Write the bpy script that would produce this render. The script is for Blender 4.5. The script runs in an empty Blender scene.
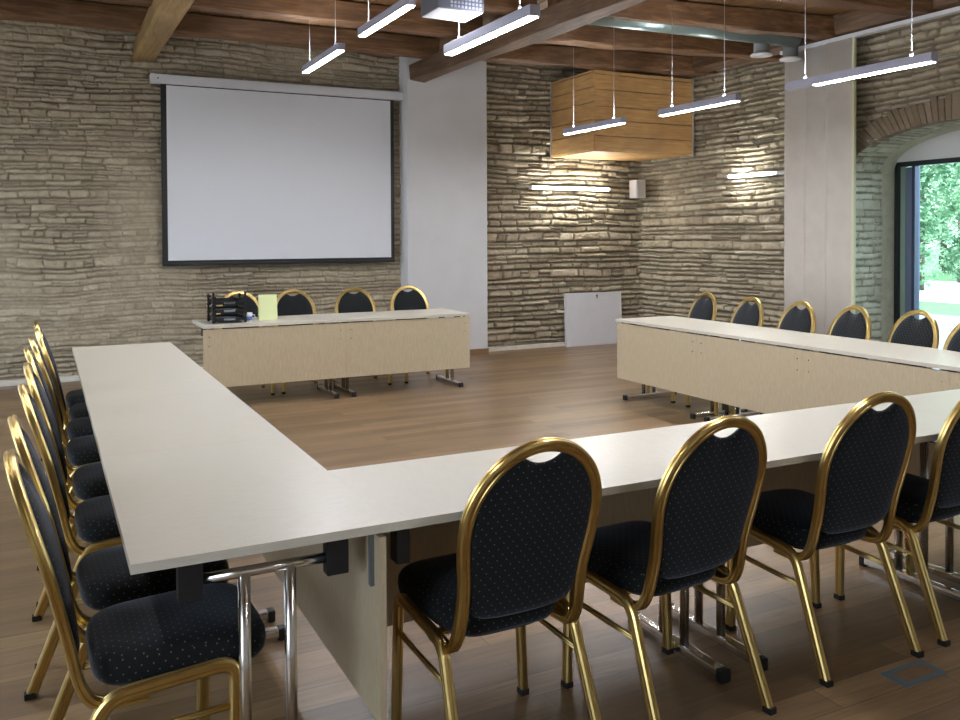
import bpy, bmesh, math, random
import numpy as np
from mathutils import Vector, Matrix
PI = math.pi
random.seed(7)
sc = bpy.context.scene
COL = sc.collection

# ------------------------------------------------------------------ helpers
def link(name, me, mat=None, parent=None):
    o = bpy.data.objects.new(name, me)
    COL.objects.link(o)
    if mat is not None and me is not None:
        me.materials.append(mat)
    if parent is not None:
        o.parent = parent
    return o

def tag(o, label=None, cat=None, group=None, kind=None):
    if label: o['label'] = label
    if cat: o['category'] = cat
    if group: o['group'] = group
    if kind: o['kind'] = kind
    return o

def thing(name, label, cat, loc=(0, 0, 0), rz=0, group=None):
    o = bpy.data.objects.new(name, None)
    COL.objects.link(o)
    o.location = loc
    o.rotation_euler = (0, 0, rz)
    o.empty_display_size = 0.1
    return tag(o, label, cat, group)

def copy_tree(o, parent=None):
    c = o.copy()
    COL.objects.link(c)
    c.parent = parent
    for ch in o.children:
        copy_tree(ch, c)
    return c

class MB:
    """collects shapes into one mesh"""
    def __init__(self):
        self.bm = bmesh.new()
    def box(self, lo, hi, bevel=0, seg=2, rot=None, pivot=None):
        lo = Vector(lo); hi = Vector(hi)
        b = bmesh.new()
        bmesh.ops.create_cube(b, size=1)
        for v in b.verts:
            v.co = Vector(((v.co[i] + .5) * (hi[i] - lo[i]) + lo[i]) for i in range(3))
        if bevel:
            bmesh.ops.bevel(b, geom=b.edges[:], offset=bevel, segments=seg, profile=.7, affect='EDGES')
        if rot is not None:
            pv = Vector(pivot) if pivot is not None else (lo + hi) / 2
            for v in b.verts:
                v.co = rot @ (v.co - pv) + pv
        self.merge(b, smooth=False)
        return self
    def merge(self, b, smooth=True):
        vm = [self.bm.verts.new(v.co) for v in b.verts]
        b.verts.index_update()
        for f in b.faces:
            try:
                nf = self.bm.faces.new([vm[v.index] for v in f.verts])
                nf.smooth = smooth
            except ValueError:
                pass
        b.free()
    def poly(self, pts, smooth=False):
        f = self.bm.faces.new([self.bm.verts.new(p) for p in pts]); f.smooth = smooth
        return self
    def prism(self, pts, vec, smooth=False):
        vec = Vector(vec)
        a = [self.bm.verts.new(p) for p in pts]
        c = [self.bm.verts.new(Vector(p) + vec) for p in pts]
        n = len(pts)
        self.bm.faces.new(a[::-1]); self.bm.faces.new(c)
        for i in range(n):
            f = self.bm.faces.new([a[i], a[(i + 1) % n], c[(i + 1) % n], c[i]]); f.smooth = smooth
        return self
    def sweep(self, path, prof, n0=None, cap=True, smooth=True, sharp=()):
        """rotation minimising sweep of a closed 2D profile along a path"""
        P = [Vector(p) for p in path]
        n = len(P)
        T = []
        for i in range(n):
            t = P[min(i + 1, n - 1)] - P[max(i - 1, 0)]
            T.append(t.normalized())
        N = Vector(n0) if n0 is not None else (Vector((0, 0, 1)) if abs(T[0].z) < .9 else Vector((1, 0, 0)))
        N = (N - N.dot(T[0]) * T[0]).normalized()
        rings = []
        for i in range(n):
            if i:
                ax = T[i - 1].cross(T[i])
                if ax.length > 1e-7:
                    N = Matrix.Rotation(T[i - 1].angle(T[i]), 3, ax.normalized()) @ N
                N = (N - N.dot(T[i]) * T[i]).normalized()
            B = T[i].cross(N)
            rings.append([self.bm.verts.new(P[i] + N * a + B * b) for a, b in prof])
        m = len(prof)
        for i in range(n - 1):
            for k in range(m):
                f = self.bm.faces.new([rings[i][k], rings[i][(k + 1) % m], rings[i + 1][(k + 1) % m], rings[i + 1][k]])
                f.smooth = smooth
        for k in sharp:
            for i in range(n - 1):
                e = self.bm.edges.get((rings[i][k], rings[i + 1][k]))
                if e: e.smooth = False
        if cap:
            self.bm.faces.new(rings[0][::-1]); self.bm.faces.new(rings[-1])
        return self
    def tube(self, path, r, seg=10, **k):
        return self.sweep(path, [(r * math.cos(2 * PI * i / seg), r * math.sin(2 * PI * i / seg)) for i in range(seg)], **k)
    def rings(self, rings, cap0=True, cap1=True, smooth=True):
        R = [[self.bm.verts.new(p) for p in r] for r in rings]
        m = len(R[0])
        for i in range(len(R) - 1):
            for k in range(m):
                f = self.bm.faces.new([R[i][k], R[i][(k + 1) % m], R[i + 1][(k + 1) % m], R[i + 1][k]])
                f.smooth = smooth
        if cap0: self.bm.faces.new(R[0][::-1]).smooth = smooth
        if cap1: self.bm.faces.new(R[-1]).smooth = smooth
        return self
    def lathe(self, c, prof, seg=20, smooth=True):
        c = Vector(c)
        return self.rings([[c + Vector((r * math.cos(2 * PI * k / seg), r * math.sin(2 * PI * k / seg), z)) for k in range(seg)] for r, z in prof], smooth=smooth)
    def build(self, name, mat, parent=None, uv=None, recalc=True):
        if recalc:
            bmesh.ops.recalc_face_normals(self.bm, faces=self.bm.faces[:])
        if uv:
            L = self.bm.loops.layers.uv.new('UVMap')
            for f in self.bm.faces:
                for l in f.loops:
                    l[L].uv = uv(l.vert.co, f.normal)
        me = bpy.data.meshes.new(name)
        self.bm.to_mesh(me); self.bm.free()
        return link(name, me, mat, parent)

# ------------------------------------------------------------------ materials
class NT:
    def __init__(self, name):
        self.m = bpy.data.materials.new(name); self.m.use_nodes = True
        self.t = self.m.node_tree; self.n = self.t.nodes
        self.b = self.n['Principled BSDF']
    def new(self, typ, **k):
        nd = self.n.new(typ)
        for a, v in k.items():
            if a.startswith('i_'):
                nd.inputs[a[2:].replace('_', ' ')].default_value = v
            else:
                setattr(nd, a, v)
        return nd
    def ln(self, a, b): self.t.links.new(a, b)
    def set(self, **k):
        for a, v in k.items():
            key = a.replace('_', ' ')
            if isinstance(v, (int, float)) or isinstance(v, tuple): self.b.inputs[key].default_value = v
            else: self.ln(v, self.b.inputs[key])
        return self
    def coord(self, scale=(1, 1, 1), out='Object', rot=(0, 0, 0)):
        tc = self.new('ShaderNodeTexCoord'); mp = self.new('ShaderNodeMapping')
        mp.inputs['Scale'].default_value = scale; mp.inputs['Rotation'].default_value = rot
        self.ln(tc.outputs[out], mp.inputs['Vector'])
        return mp.outputs['Vector']
    def noise(self, vec, scale=5, detail=4, rough=.5, dist=0):
        n = self.new('ShaderNodeTexNoise')
        n.inputs['Scale'].default_value = scale; n.inputs['Detail'].default_value = detail
        n.inputs['Roughness'].default_value = rough; n.inputs['Distortion'].default_value = dist
        self.ln(vec, n.inputs['Vector'])
        return n.outputs['Fac']
    def ramp(self, fac, stops):
        r = self.new('ShaderNodeValToRGB')
        el = r.color_ramp.elements
        while len(el) < len(stops): el.new(.5)
        for e, (p, c) in zip(el, stops):
            e.position = p; e.color = (c[0], c[1], c[2], 1)
        self.ln(fac, r.inputs['Fac'])
        return r.outputs['Color']
    def mix(self, fac, a, b, mode='MIX'):
        x = self.new('ShaderNodeMix', data_type='RGBA', blend_type=mode)
        for key, v in (('Factor', fac), ('A', a), ('B', b)):
            s = [i for i in x.inputs if i.name == key and (i.type == ('VALUE' if key == 'Factor' else 'RGBA'))][0]
            if isinstance(v, (int, float)): s.default_value = v
            elif isinstance(v, tuple): s.default_value = (v[0], v[1], v[2], 1)
            else: self.ln(v, s)
        return [o for o in x.outputs if o.type == 'RGBA'][0]
    def math(self, op, a, b=None, c=None):
        x = self.new('ShaderNodeMath', operation=op)
        for i, v in enumerate((a, b, c)):
            if v is None: continue
            if isinstance(v, (int, float)): x.inputs[i].default_value = v
            else: self.ln(v, x.inputs[i])
        return x.outputs[0]
    def bump(self, h, strength=.3, dist=.01):
        b = self.new('ShaderNodeBump'); b.inputs['Strength'].default_value = strength; b.inputs['Distance'].default_value = dist
        self.ln(h, b.inputs['Height']); self.ln(b.outputs['Normal'], self.b.inputs['Normal'])

def c(r, g, b):
    f = lambda v: (v / 255 / 12.92) if v / 255 <= .04045 else ((v / 255 + .055) / 1.055) ** 2.4
    return (f(r), f(g), f(b), 1)

def plain(name, col, rough=.5, metal=0, spec=None, noise=0, nscale=40):
    t = NT(name); t.set(Base_Color=col, Roughness=rough, Metallic=metal)
    if spec is not None: t.b.inputs['Specular IOR Level'].default_value = spec
    if noise:
        v = t.coord(); n = t.noise(v, nscale, 5)
        a = tuple(x * (1 - noise) for x in col[:3]); b = tuple(min(1, x * (1 + noise)) for x in col[:3])
        t.set(Base_Color=t.ramp(n, [(.3, a), (.7, b)])); t.bump(n, .08, .002)
    return t.m

def emis(name, col, s):
    t = NT(name); t.set(Base_Color=(.8, .8, .8, 1), Emission_Color=col, Emission_Strength=s)
    return t.m

def wood(name, stops, scale, rough=.6, bump=.3, nsc=3.0):
    t = NT(name); v = t.coord(scale)
    n = t.noise(v, nsc, 8, .6, .6); v2 = t.coord((1, 1, 1)); n2 = t.noise(v2, 1.7, 3)
    col = t.ramp(n, stops)
    col = t.mix(t.ramp(n2, [(.35, (0, 0, 0)), (.7, (.5, .5, .5))]), col, tuple(x * .55 for x in stops[0][1][:3]))
    t.set(Base_Color=col, Roughness=rough); t.bump(n, bump, .01)
    return t.m

M = {}
M['beam'] = wood('beam_wood', [(.25, c(80, 60, 44)), (.5, c(112, 86, 64)), (.75, c(146, 120, 94))], (9, .9, 9))
M['beam_light'] = wood('beam_wood_light', [(.25, c(132, 104, 66)), (.5, c(164, 134, 88)), (.75, c(186, 158, 112))], (9, .9, 9))
M['joist'] = wood('joist_wood', [(.25, c(84, 60, 42)), (.5, c(120, 86, 56)), (.75, c(160, 122, 84))], (.9, 9, 9))
M['boards'] = wood('ceiling_boards', [(.25, c(96, 68, 42)), (.5, c(130, 98, 62)), (.75, c(158, 124, 84))], (8, .7, 1))
M['timber'] = wood('box_timber', [(.25, c(178, 132, 82)), (.5, c(208, 164, 106)), (.75, c(224, 186, 130))], (1.1, 1.1, 14), .5, .15)
M['gold'] = plain('gold_tube', (.60, .44, .17, 1), .30, 1, noise=.08, nscale=25)
M['chrome'] = plain('chrome', (.78, .78, .78, 1), .16, 1)
M['chrome_dull'] = plain('satin_chrome', (.72, .70, .67, 1), .22, 1)
M['black'] = plain('black_plastic', c(22, 23, 25), .45)
M['blackmetal'] = plain('black_metal', c(30, 32, 36), .35)
M['rubber'] = plain('black_rubber', c(18, 18, 18), .7)
M['white'] = plain('white_paint', c(216, 217, 222), .6, noise=.03, nscale=6)
M['plaster'] = plain('white_plaster', c(214, 214, 216), .85, noise=.03, nscale=3)
M['plinth'] = plain('plinth_paint', c(214, 208, 198), .7, noise=.06, nscale=12)
M['skirting'] = plain('brown_skirting', c(132, 102, 76), .5, noise=.1)
M['screen'] = plain('screen_fabric', c(222, 224, 230), .8)
M['alu'] = plain('lavender_aluminium', c(172, 172, 192), .45, .2)
M['alu_light'] = plain('light_aluminium', c(190, 192, 196), .35, .6)
M['steel_duct'] = plain('galvanised_duct', c(150, 168, 166), .35, .7)
M['grey_duct'] = plain('grey_outlet', c(112, 116, 118), .5, .3)
M['lamp'] = emis('lamp_diffuser', (.93, .95, 1, 1), 52)
M['lamp_up'] = emis('lamp_uplight', (.93, .95, 1, 1), 26)
M['tube'] = emis('tube_light', (.98, 1, .96, 1), 40)
M['room_white'] = plain('room_plaster', c(200, 196, 188), .85)

# laminate
t = NT('maple_laminate'); v = t.coord((1, 1, 1)); n = t.noise(t.coord((14, 3, 14)), 6, 6, .6, .4); n2 = t.noise(v, 1.2, 2)
t.set(Base_Color=t.mix(n2, t.ramp(n, [(.3, c(203, 196, 181)), (.7, c(215, 209, 196))]), c(209, 203, 189)), Roughness=.33)
M['laminate'] = t.m
t = NT('maple_panel'); n = t.noise(t.coord((14, 14, 3)), 6, 6, .6, .4)
t.set(Base_Color=t.ramp(n, [(.3, c(188, 171, 142)), (.7, c(202, 186, 158))]), Roughness=.42)
M['panel'] = t.m

# dotted fabric
t = NT('dotted_fabric')
tc = t.new('ShaderNodeTexCoord'); sp = t.new('ShaderNodeSeparateXYZ'); t.ln(tc.outputs['UV'], sp.inputs[0])
V = t.math('MULTIPLY', sp.outputs[1], 1 / .0165); row = t.math('FLOOR', V)
U = t.math('MULTIPLY', sp.outputs[0], 1 / .028)
U = t.math('ADD', U, t.math('MULTIPLY', t.math('MODULO', row, 2.0), .5))
fu = t.math('MULTIPLY', t.math('SUBTRACT', t.math('FRACT', U), .5), .028)
fv = t.math('MULTIPLY', t.math('SUBTRACT', t.math('FRACT', V), .5), .0165)
d2 = t.math('ADD', t.math('MULTIPLY', fu, fu), t.math('MULTIPLY', fv, fv))
dot = t.math('LESS_THAN', d2, .0020 ** 2)
nz = t.noise(t.coord((1, 1, 1)), 350, 2)
base = t.ramp(nz, [(.3, c(14, 16, 18)), (.7, c(25, 28, 31))])
t.set(Base_Color=t.mix(dot, base, c(92, 98, 84)), Roughness=.85)
t.b.inputs['Sheen Weight'].default_value = .42
t.b.inputs['Sheen Roughness'].default_value = .4
t.b.inputs['Sheen Tint'].default_value = c(164, 170, 190)
t.b.inputs['Specular IOR Level'].default_value = .25
t.bump(nz, .15, .001)
M['fabric'] = t.m

# floor
t = NT('laminate_floor'); v = t.coord((1, 1, 1))
br = t.new('ShaderNodeTexBrick'); t.ln(v, br.inputs['Vector'])
br.offset = .37; br.squash = 1
for k, val in (('Color1', c(108, 84, 58)), ('Color2', c(160, 131, 96)), ('Mortar', c(84, 68, 54)), ('Scale', 1.0), ('Mortar Size', .0022), ('Mortar Smooth', .2), ('Bias', 0), ('Brick Width', 1.28), ('Row Height', .128)):
    br.inputs[k].default_value = val
g1 = t.noise(t.coord((1.6, 22, 1)), 2.2, 9, .62, .8)
g2 = t.noise(t.coord((.7, 5, 1)), 1.6, 4, .55, .3)
colr = t.mix(.85, br.outputs['Color'], t.ramp(g1, [(.25, (.24, .22, .21)), (.48, (.70, .68, .66)), (.72, (1.1, 1.1, 1.1))]), 'MULTIPLY')
colr = t.mix(1.0, colr, t.ramp(g2, [(.3, (.62, .60, .58)), (.5, (.95, .95, .95)), (.7, (1.22, 1.2, 1.18))]), 'MULTIPLY')
colr = t.mix(.22, colr, c(150, 124, 94))
t.set(Base_Color=colr, Roughness=t.math('MULTIPLY_ADD', g1, .18, .27))
t.b.inputs['Specular IOR Level'].default_value = .55
t.bump(g1, .05, .003)
M['floor'] = t.m

# stone (uses per-vertex data of the wall mesh: tone of each stone and mortar mask)
def stone_mat(name, dark, mid, light, mortar):
    t = NT(name)
    at = t.new('ShaderNodeAttribute', attribute_name='tone'); am = t.new('ShaderNodeAttribute', attribute_name='mortar'); af = t.new('ShaderNodeAttribute', attribute_name='flush')
    v = t.coord((1, 1, 1)); n = t.noise(v, 9, 8, .65, .5); n2 = t.noise(v, 70, 4, .7)
    f = t.math('ADD', t.math('MULTIPLY', at.outputs['Fac'], .34), t.math('MULTIPLY', n, .66))
    col = t.ramp(f, [(.22, dark), (.5, mid), (.78, light)])
    col = t.mix(t.ramp(n2, [(.3, (.30, .30, .30)), (.62, (0, 0, 0))]), col, dark)
    joint = t.mix(af.outputs['Fac'], tuple(x * .60 for x in mortar[:3]), mortar[:3])
    col = t.mix(am.outputs['Fac'], col, joint)
    t.set(Base_Color=col, Roughness=.9)
    t.b.inputs['Specular IOR Level'].default_value = .3
    t.bump(n2, .55, .012)
    return t.m
M['stone'] = stone_mat('limestone_wall', c(144, 132, 112), c(186, 173, 150), c(213, 203, 181), c(158, 146, 126))
M['brick'] = stone_mat('whitewashed_brick', c(160, 160, 138), c(198, 200, 180), c(222, 224, 208), c(140, 134, 116))
M['arch_brick'] = stone_mat('arch_brick', c(124, 110, 92), c(146, 130, 110), c(164, 150, 130), c(124, 112, 96))

# glass
t = NT('window_glass'); t.n.remove(t.b)
tr = t.new('ShaderNodeBsdfTransparent'); gl = t.new('ShaderNodeBsdfGlossy'); gl.inputs['Roughness'].default_value = .02
tr.inputs['Color'].default_value = (.93, .98, .97, 1)
fr = t.new('ShaderNodeFresnel'); fr.inputs['IOR'].default_value = 1.35
mx = t.new('ShaderNodeMixShader'); t.ln(fr.outputs[0], mx.inputs[0]); t.ln(tr.outputs[0], mx.inputs[1]); t.ln(gl.outputs[0], mx.inputs[2])
t.ln(mx.outputs[0], t.n['Material Output'].inputs[0])
M['glass'] = t.m
# foliage
def leafmat(name, a, b):
    t = NT(name); t.n.remove(t.b)
    v = t.coord(); n = t.noise(v, 2.5, 3); colr = t.ramp(n, [(.35, a), (.65, b)])
    df = t.new('ShaderNodeBsdfDiffuse'); tl = t.new('ShaderNodeBsdfTranslucent'); mx = t.new('ShaderNodeMixShader'); mx.inputs[0].default_value = .4
    t.ln(colr, df.inputs[0]); t.ln(colr, tl.inputs[0]); t.ln(df.outputs[0], mx.inputs[1]); t.ln(tl.outputs[0], mx.inputs[2])
    t.ln(mx.outputs[0], t.n['Material Output'].inputs[0])
    return t.m
M['leaf'] = leafmat('leaves', c(70, 112, 84), c(150, 186, 150))
M['leaf2'] = leafmat('leaves_pale', c(130, 168, 136), c(196, 218, 190))
M['bark'] = plain('bark', c(92, 82, 74), .9, noise=.3, nscale=8)
M['grass'] = plain('grass', c(70, 118, 62), .9, noise=.3, nscale=6)
M['gravel'] = plain('gravel', c(206, 204, 200), .9, noise=.1, nscale=20)
M['paving'] = plain('paving', c(104, 106, 116), .8, noise=.1, nscale=3)

# ------------------------------------------------------------------ dimensions of the room (metres)
XL, XR, YB, YF, ZC = -2.6, 7.47, 7.9, -4.6, 3.80

# ---- rough stone walls: real relief on a fine grid
def vnoise(x, y, seed):
    r = np.random.RandomState(seed); G = r.rand(256, 256)
    xi = np.floor(x).astype(int); yi = np.floor(y).astype(int)
    fx = x - xi; fy = y - yi
    fx = fx * fx * (3 - 2 * fx); fy = fy * fy * (3 - 2 * fy)
    g = lambda a, b: G[a % 256, b % 256]
    return (g(xi, yi) * (1 - fx) + g(xi + 1, yi) * fx) * (1 - fy) + (g(xi, yi + 1) * (1 - fx) + g(xi + 1, yi + 1) * fx) * fy

def relief(S, Z, seed, hmin, hmax, lmin, lmax, depth, flush, gap=.012, wob=.05, split=.28):
    """S, Z: grids of position along the wall and height -> (height out of the wall, tone, mortar)"""
    r = np.random.RandomState(seed)
    zz = Z + wob * (vnoise(S * .8, Z * .9, seed + 1) - .5) * 2 + .014 * (vnoise(S * 2.2, Z * 3, seed + 2) - .5) * 2 + .006 * (vnoise(S * 10, Z * 13, seed + 3) - .5) + .008 * (vnoise(S * 26, Z * 30, seed + 9) - .5)
    ss = S + .012 * (vnoise(S * 30, Z * 30, seed + 10) - .5) + .04 * (vnoise(S * 5, Z * 11, seed + 4) - .5)
    bz = [-.4]
    while bz[-1] < 4.6:
        bz.append(bz[-1] + r.uniform(hmin, hmax) * (1.5 if r.rand() < .12 else 1))
    bz = np.array(bz)
    ci = np.clip(np.searchsorted(bz, zz) - 1, 0, len(bz) - 2)
    H = np.zeros_like(S); T = np.zeros_like(S); E = np.zeros_like(S)
    smin, smax = S.min() - 1, S.max() + 1
    for k in range(len(bz) - 1):
        m = ci == k
        if not m.any(): continue
        ch = bz[k + 1] - bz[k]
        bs = [smin - r.rand() * .4]
        while bs[-1] < smax:
            bs.append(bs[-1] + r.uniform(lmin, lmax) * (.55 + .9 * r.rand()))
        bs = np.array(bs); n = len(bs)
        s = ss[m]; z = zz[m]
        j = np.clip(np.searchsorted(bs, s) - 1, 0, n - 2)
        topcut = r.rand(n) * .010; botcut = r.rand(n) * .008
        rels = (s - bs[j]) / (bs[j + 1] - bs[j]) - .5
        sl1 = (r.rand(n) - .5) * .020; sl2 = (r.rand(n) - .5) * .020
        dz = np.minimum(z - bz[k] - botcut[j] - sl1[j] * rels, bz[k + 1] - topcut[j] - sl2[j] * rels - z)
        two = (r.rand(n) < split) * (ch > .05)                       # a course split into two thin slabs
        mid = bz[k] + ch * (.36 + .28 * r.rand(n)); up = (z > mid[j] + sl1[j] * rels) & (two[j] > 0)
        dz = np.where(two[j] > 0, np.minimum(dz, np.abs(z - mid[j] - sl1[j] * rels)), dz)
        ds = np.minimum(s - bs[j], bs[j + 1] - s)
        e = np.clip(np.minimum(dz / gap, ds / (gap * .95)), 0, 1)
        e = 1 - (1 - e) ** 2.4
        dep = r.rand(n); dep2 = r.rand(n); til = (r.rand(n) - .5) * .4; tl2 = (r.rand(n) - .5)
        rel = (z - bz[k]) / ch - .5
        H[m] = e * (.44 + .66 * np.where(up, dep2[j], dep[j]) + .30 * til[j] * rel + .3 * tl2[j] * rels)
        T[m] = r.rand(n)[j]; E[m] = e
    rough = vnoise(S * 22, Z * 30, seed + 5) * .5 + vnoise(S * 50, Z * 60, seed + 6) * .3
    big = vnoise(S * .9, Z * .9, seed + 7)
    fl = np.clip((vnoise(S * 1.1, Z * 1.6, seed + 8) - (1 - flush)) * 3.0, 0, 1) * .85       # places where mortar fills the joints
    H = H + (1 - H) * fl * .72
    out = depth * (H - .75) + .020 * (rough - .4) * (.3 + E) + .03 * (big - .5)
    return out, T, np.clip((1 - E) * 1.0, 0, 1) * .9, fl

def grid_wall(name, s0, s1, res, place, fn, mat, hole=None):
    ns = int(round((s1 - s0) / res)) + 1; nz = int(round((ZC + .06) / res)) + 1
    s = np.linspace(s0, s1, ns); z = np.linspace(-.02, ZC + .04, nz)
    S, Z = np.meshgrid(s, z)
    H, T, Mo, Fl = fn(S, Z)
    co = place(S, Z, H).reshape(-1, 3).astype(np.float32)
    i = np.arange((nz - 1) * (ns - 1)); a = (i // (ns - 1)) * ns + i % (ns - 1)
    F = np.stack([a, a + 1, a + 1 + ns, a + ns], 1)
    if hole is not None:
        cs = (S[:-1, :-1] + S[1:, 1:]).ravel() / 2; cz = (Z[:-1, :-1] + Z[1:, 1:]).ravel() / 2
        F = F[~hole(cs, cz)]
    me = bpy.data.meshes.new(name)
    me.vertices.add(len(co)); me.vertices.foreach_set('co', co.ravel())
    me.loops.add(F.size); me.loops.foreach_set('vertex_index', F.ravel().astype(np.int32))
    me.polygons.add(len(F)); me.polygons.foreach_set('loop_start', np.arange(0, F.size, 4, dtype=np.int32))
    me.polygons.foreach_set('loop_total', np.full(len(F), 4, dtype=np.int32))
    me.update(calc_edges=True)
    for nm, arr in (('tone', T), ('mortar', Mo), ('flush', Fl)):
        at = me.attributes.new(nm, 'FLOAT', 'POINT'); at.data.foreach_set('value', arr.ravel().astype(np.float32))
    me.polygons.foreach_set('use_smooth', np.ones(len(F), dtype=bool))
    return link(name, me, mat)

def back_fn(S, Z):
    A = relief(S, Z, 11, .036, .082, .10, .36, .050, .72, .016, .035)
    A = (A[0] + .012 * (vnoise(S * 7, Z * 16, 91) - .5), A[1] * .55 + .08, A[2], A[3])
    B = relief(S, Z, 37, .056, .094, .12, .36, .085, .24, .024, .02, .12)
    w = (S > 4.3).astype(float)
    return tuple(a * (1 - w) + b * w for a, b in zip(A, B))
wb = grid_wall('wall_back', -1.1, XR + .12, .009, lambda S, Z, H: np.stack([S, YB - H, Z], -1), back_fn, M['stone'])
tag(wb, 'rough grey-brown limestone wall behind the projection screen', kind='structure')

# right wall with its arched window opening
WY0, WY1, WYC, WZS, WRISE = 1.96, 4.24, 3.10, 2.20, .385
WHW = (WY1 - WY0) / 2
def arch_z(y, grow=0):
    q = np.clip(1 - ((y - WYC) / (WHW + grow)) ** 2, 0, 1)
    return WZS + (WRISE + grow) * np.sqrt(q)
def right_fn(S, Z):
    return relief(S, Z, 53, .050, .084, .11, .34, .080, .26, .022, .02, .12)
def woff(y):
    return np.where(y > 5.0, .09 * (7.9 - y), .261 * np.clip((y - 4.35) / .65, 0, 1))
wr = grid_wall('wall_right', 1.2, YB + .1, .0095, lambda S, Z, H: np.stack([XR - H + woff(S), S, Z], -1), right_fn, M['stone'],
               hole=lambda s, z: (s > WY0) & (s < WY1) & (z < arch_z(s)))
tag(wr, 'dry-laid limestone wall with the arched window', kind='structure')
mb = MB(); mb.box((XR - .02, YF, 0), (XR + .3, 1.2, ZC)); o = mb.build('wall_right.001', M['room_white']); tag(o, kind='structure')
# left and front walls (mostly behind the viewer); unseen window openings added in the left one for daylight
ADDED_LWIN = [(-3.2, -1.2), (1.2, 3.2), (4.9, 6.9)]
mb = MB(); y = YF
for a, b in ADDED_LWIN:
    mb.box((XL - .3, y, 0), (XL, a, ZC)); mb.box((XL - .3, a, 0), (XL, b, .5)); mb.box((XL - .3, a, 2.7), (XL, b, ZC)); y = b
mb.box((XL - .3, y, 0), (XL, YB, ZC))
tag(mb.build('wall_left', M['room_white']), kind='structure')
mb = MB(); mb.box((XL - .3, YF - .3, 0), (XR + .3, YF, ZC)); tag(mb.build('wall_front', M['room_white']), kind='structure')
for i, (a, b) in enumerate(ADDED_LWIN):
    mb = MB()
    mb.box((XL - .2, a, .5), (XL - .14, a + .07, 2.7)); mb.box((XL - .2, b - .07, .5), (XL - .14, b, 2.7))
    mb.box((XL - .2, a, .5), (XL - .14, b, .57)); mb.box((XL - .2, a, 2.63), (XL - .14, b, 2.7)); mb.box((XL - .2, (a + b) / 2 - .04, .5), (XL - .14, (a + b) / 2 + .04, 2.7))
    o = mb.build('window_%d' % (i + 2), M['blackmetal']); tag(o, kind='structure')  # frames of the unseen openings added to let daylight in

# floor and ceiling
mb = MB(); mb.box((XL - .3, YF - .3, -.12), (XR + .9, YB + .3, 0)); tag(mb.build('floor', M['floor']), 'brown wood plank laminate floor', kind='structure')
mb = MB()
yb = YB + .3; x = XL - .3; k = 0
while x < XR + .9:
    w = .19 + .05 * random.random()
    mb.box((x, YF - .3, ZC + .004 * (k % 2)), (min(x + w - .006, XR + .9), yb, ZC + .05)); x += w; k += 1
mb.box((XL - .3, YF - .3, ZC + .04), (XR + .9, yb, ZC + .1))
tag(mb.build('ceiling', M['boards']), 'dark brown board ceiling above the joists', kind='structure')

def rough_bar(p0, p1, w, h, seed, n=36, waney=.012):
    """hewn timber with slightly wandering edges, from p0 to p1 (bottom centre line)"""
    r = random.Random(seed); p0 = Vector(p0); p1 = Vector(p1); d = (p1 - p0).normalized(); side = Vector((0, 0, 1)).cross(d) * -1
    side = d.cross(Vector((0, 0, 1)))
    prof = [(-.5, .12), (-.42, 0), (.42, 0), (.5, .1), (.5, .94), (.46, 1), (-.46, 1), (-.5, .94)]
    ph = [(r.uniform(0, 6), r.uniform(0, 6), r.uniform(.8, 2.5)) for _ in prof]
    R = []
    for i in range(n + 1):
        f = i / n; cpt = p0.lerp(p1, f); ring = []
        for (a, b), (q, s, fr) in zip(prof, ph):
            ring.append(cpt + side * (a * w + waney * math.sin(f * 9 * fr + q)) + Vector((0, 0, b * h + (waney * .7 * math.sin(f * 11 * fr + s) if b < .5 else 0))))
        R.append(ring)
    return MB().rings(R, smooth=True)
def timber(name, p0, p1, w, h, seed, mat, label, n=36, waney=.012):
    o = rough_bar(p0, p1, w, h, seed, n, waney).build(name, mat)
    m = o.modifiers.new('auto', 'EDGE_SPLIT'); m.split_angle = math.radians(35)
    return tag(o, label, kind='structure')
timber('ceiling_beam', (.835, YB + .05, 3.42), (.835, YF, 3.42), .23, .20, 1, M['beam_light'], 'pale squared timber beam ending in the wall left of the screen', 30, .006)
timber('ceiling_beam', (3.94, 7.66, 3.40), (4.44, -3.4, 3.40), .22, .20, 2, M['beam'], 'dark hewn timber beam meeting the white pillar', 44, .014)
jz, jh, jw = 3.58, .21, .20
yy = 7.1; k = 0
while yy > -4:
    timber('ceiling_joist', (XL, yy + .1 - .02, jz), (3.95, yy + .08 - .06, jz), jw, jh, 10 + k, M['joist'], 'brown timber joist left of the dark beam, %s' % ['nearest the screen wall', 'second out from the screen wall', 'third out from the screen wall'][min(k, 2)], 30, .008)
    yo = yy - .27
    timber('ceiling_joist', (4.1, yo + .16, jz), (XR + .25, yo - .29, jz), jw, jh, 40 + k, M['joist'], 'brown timber joist right of the dark beam, %s' % ['in front of the timber boxing', 'second out from the boxing', 'third out from the boxing'][min(k, 2)], 20, .010)
    yy -= 1.11; k += 1
timber('wall_plate', (7.36, 6.6, 3.60), (7.36, -4, 3.60), .24, .20, 90, M['beam'], 'dark timber plate along the top of the right wall', 20, .008)

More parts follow.
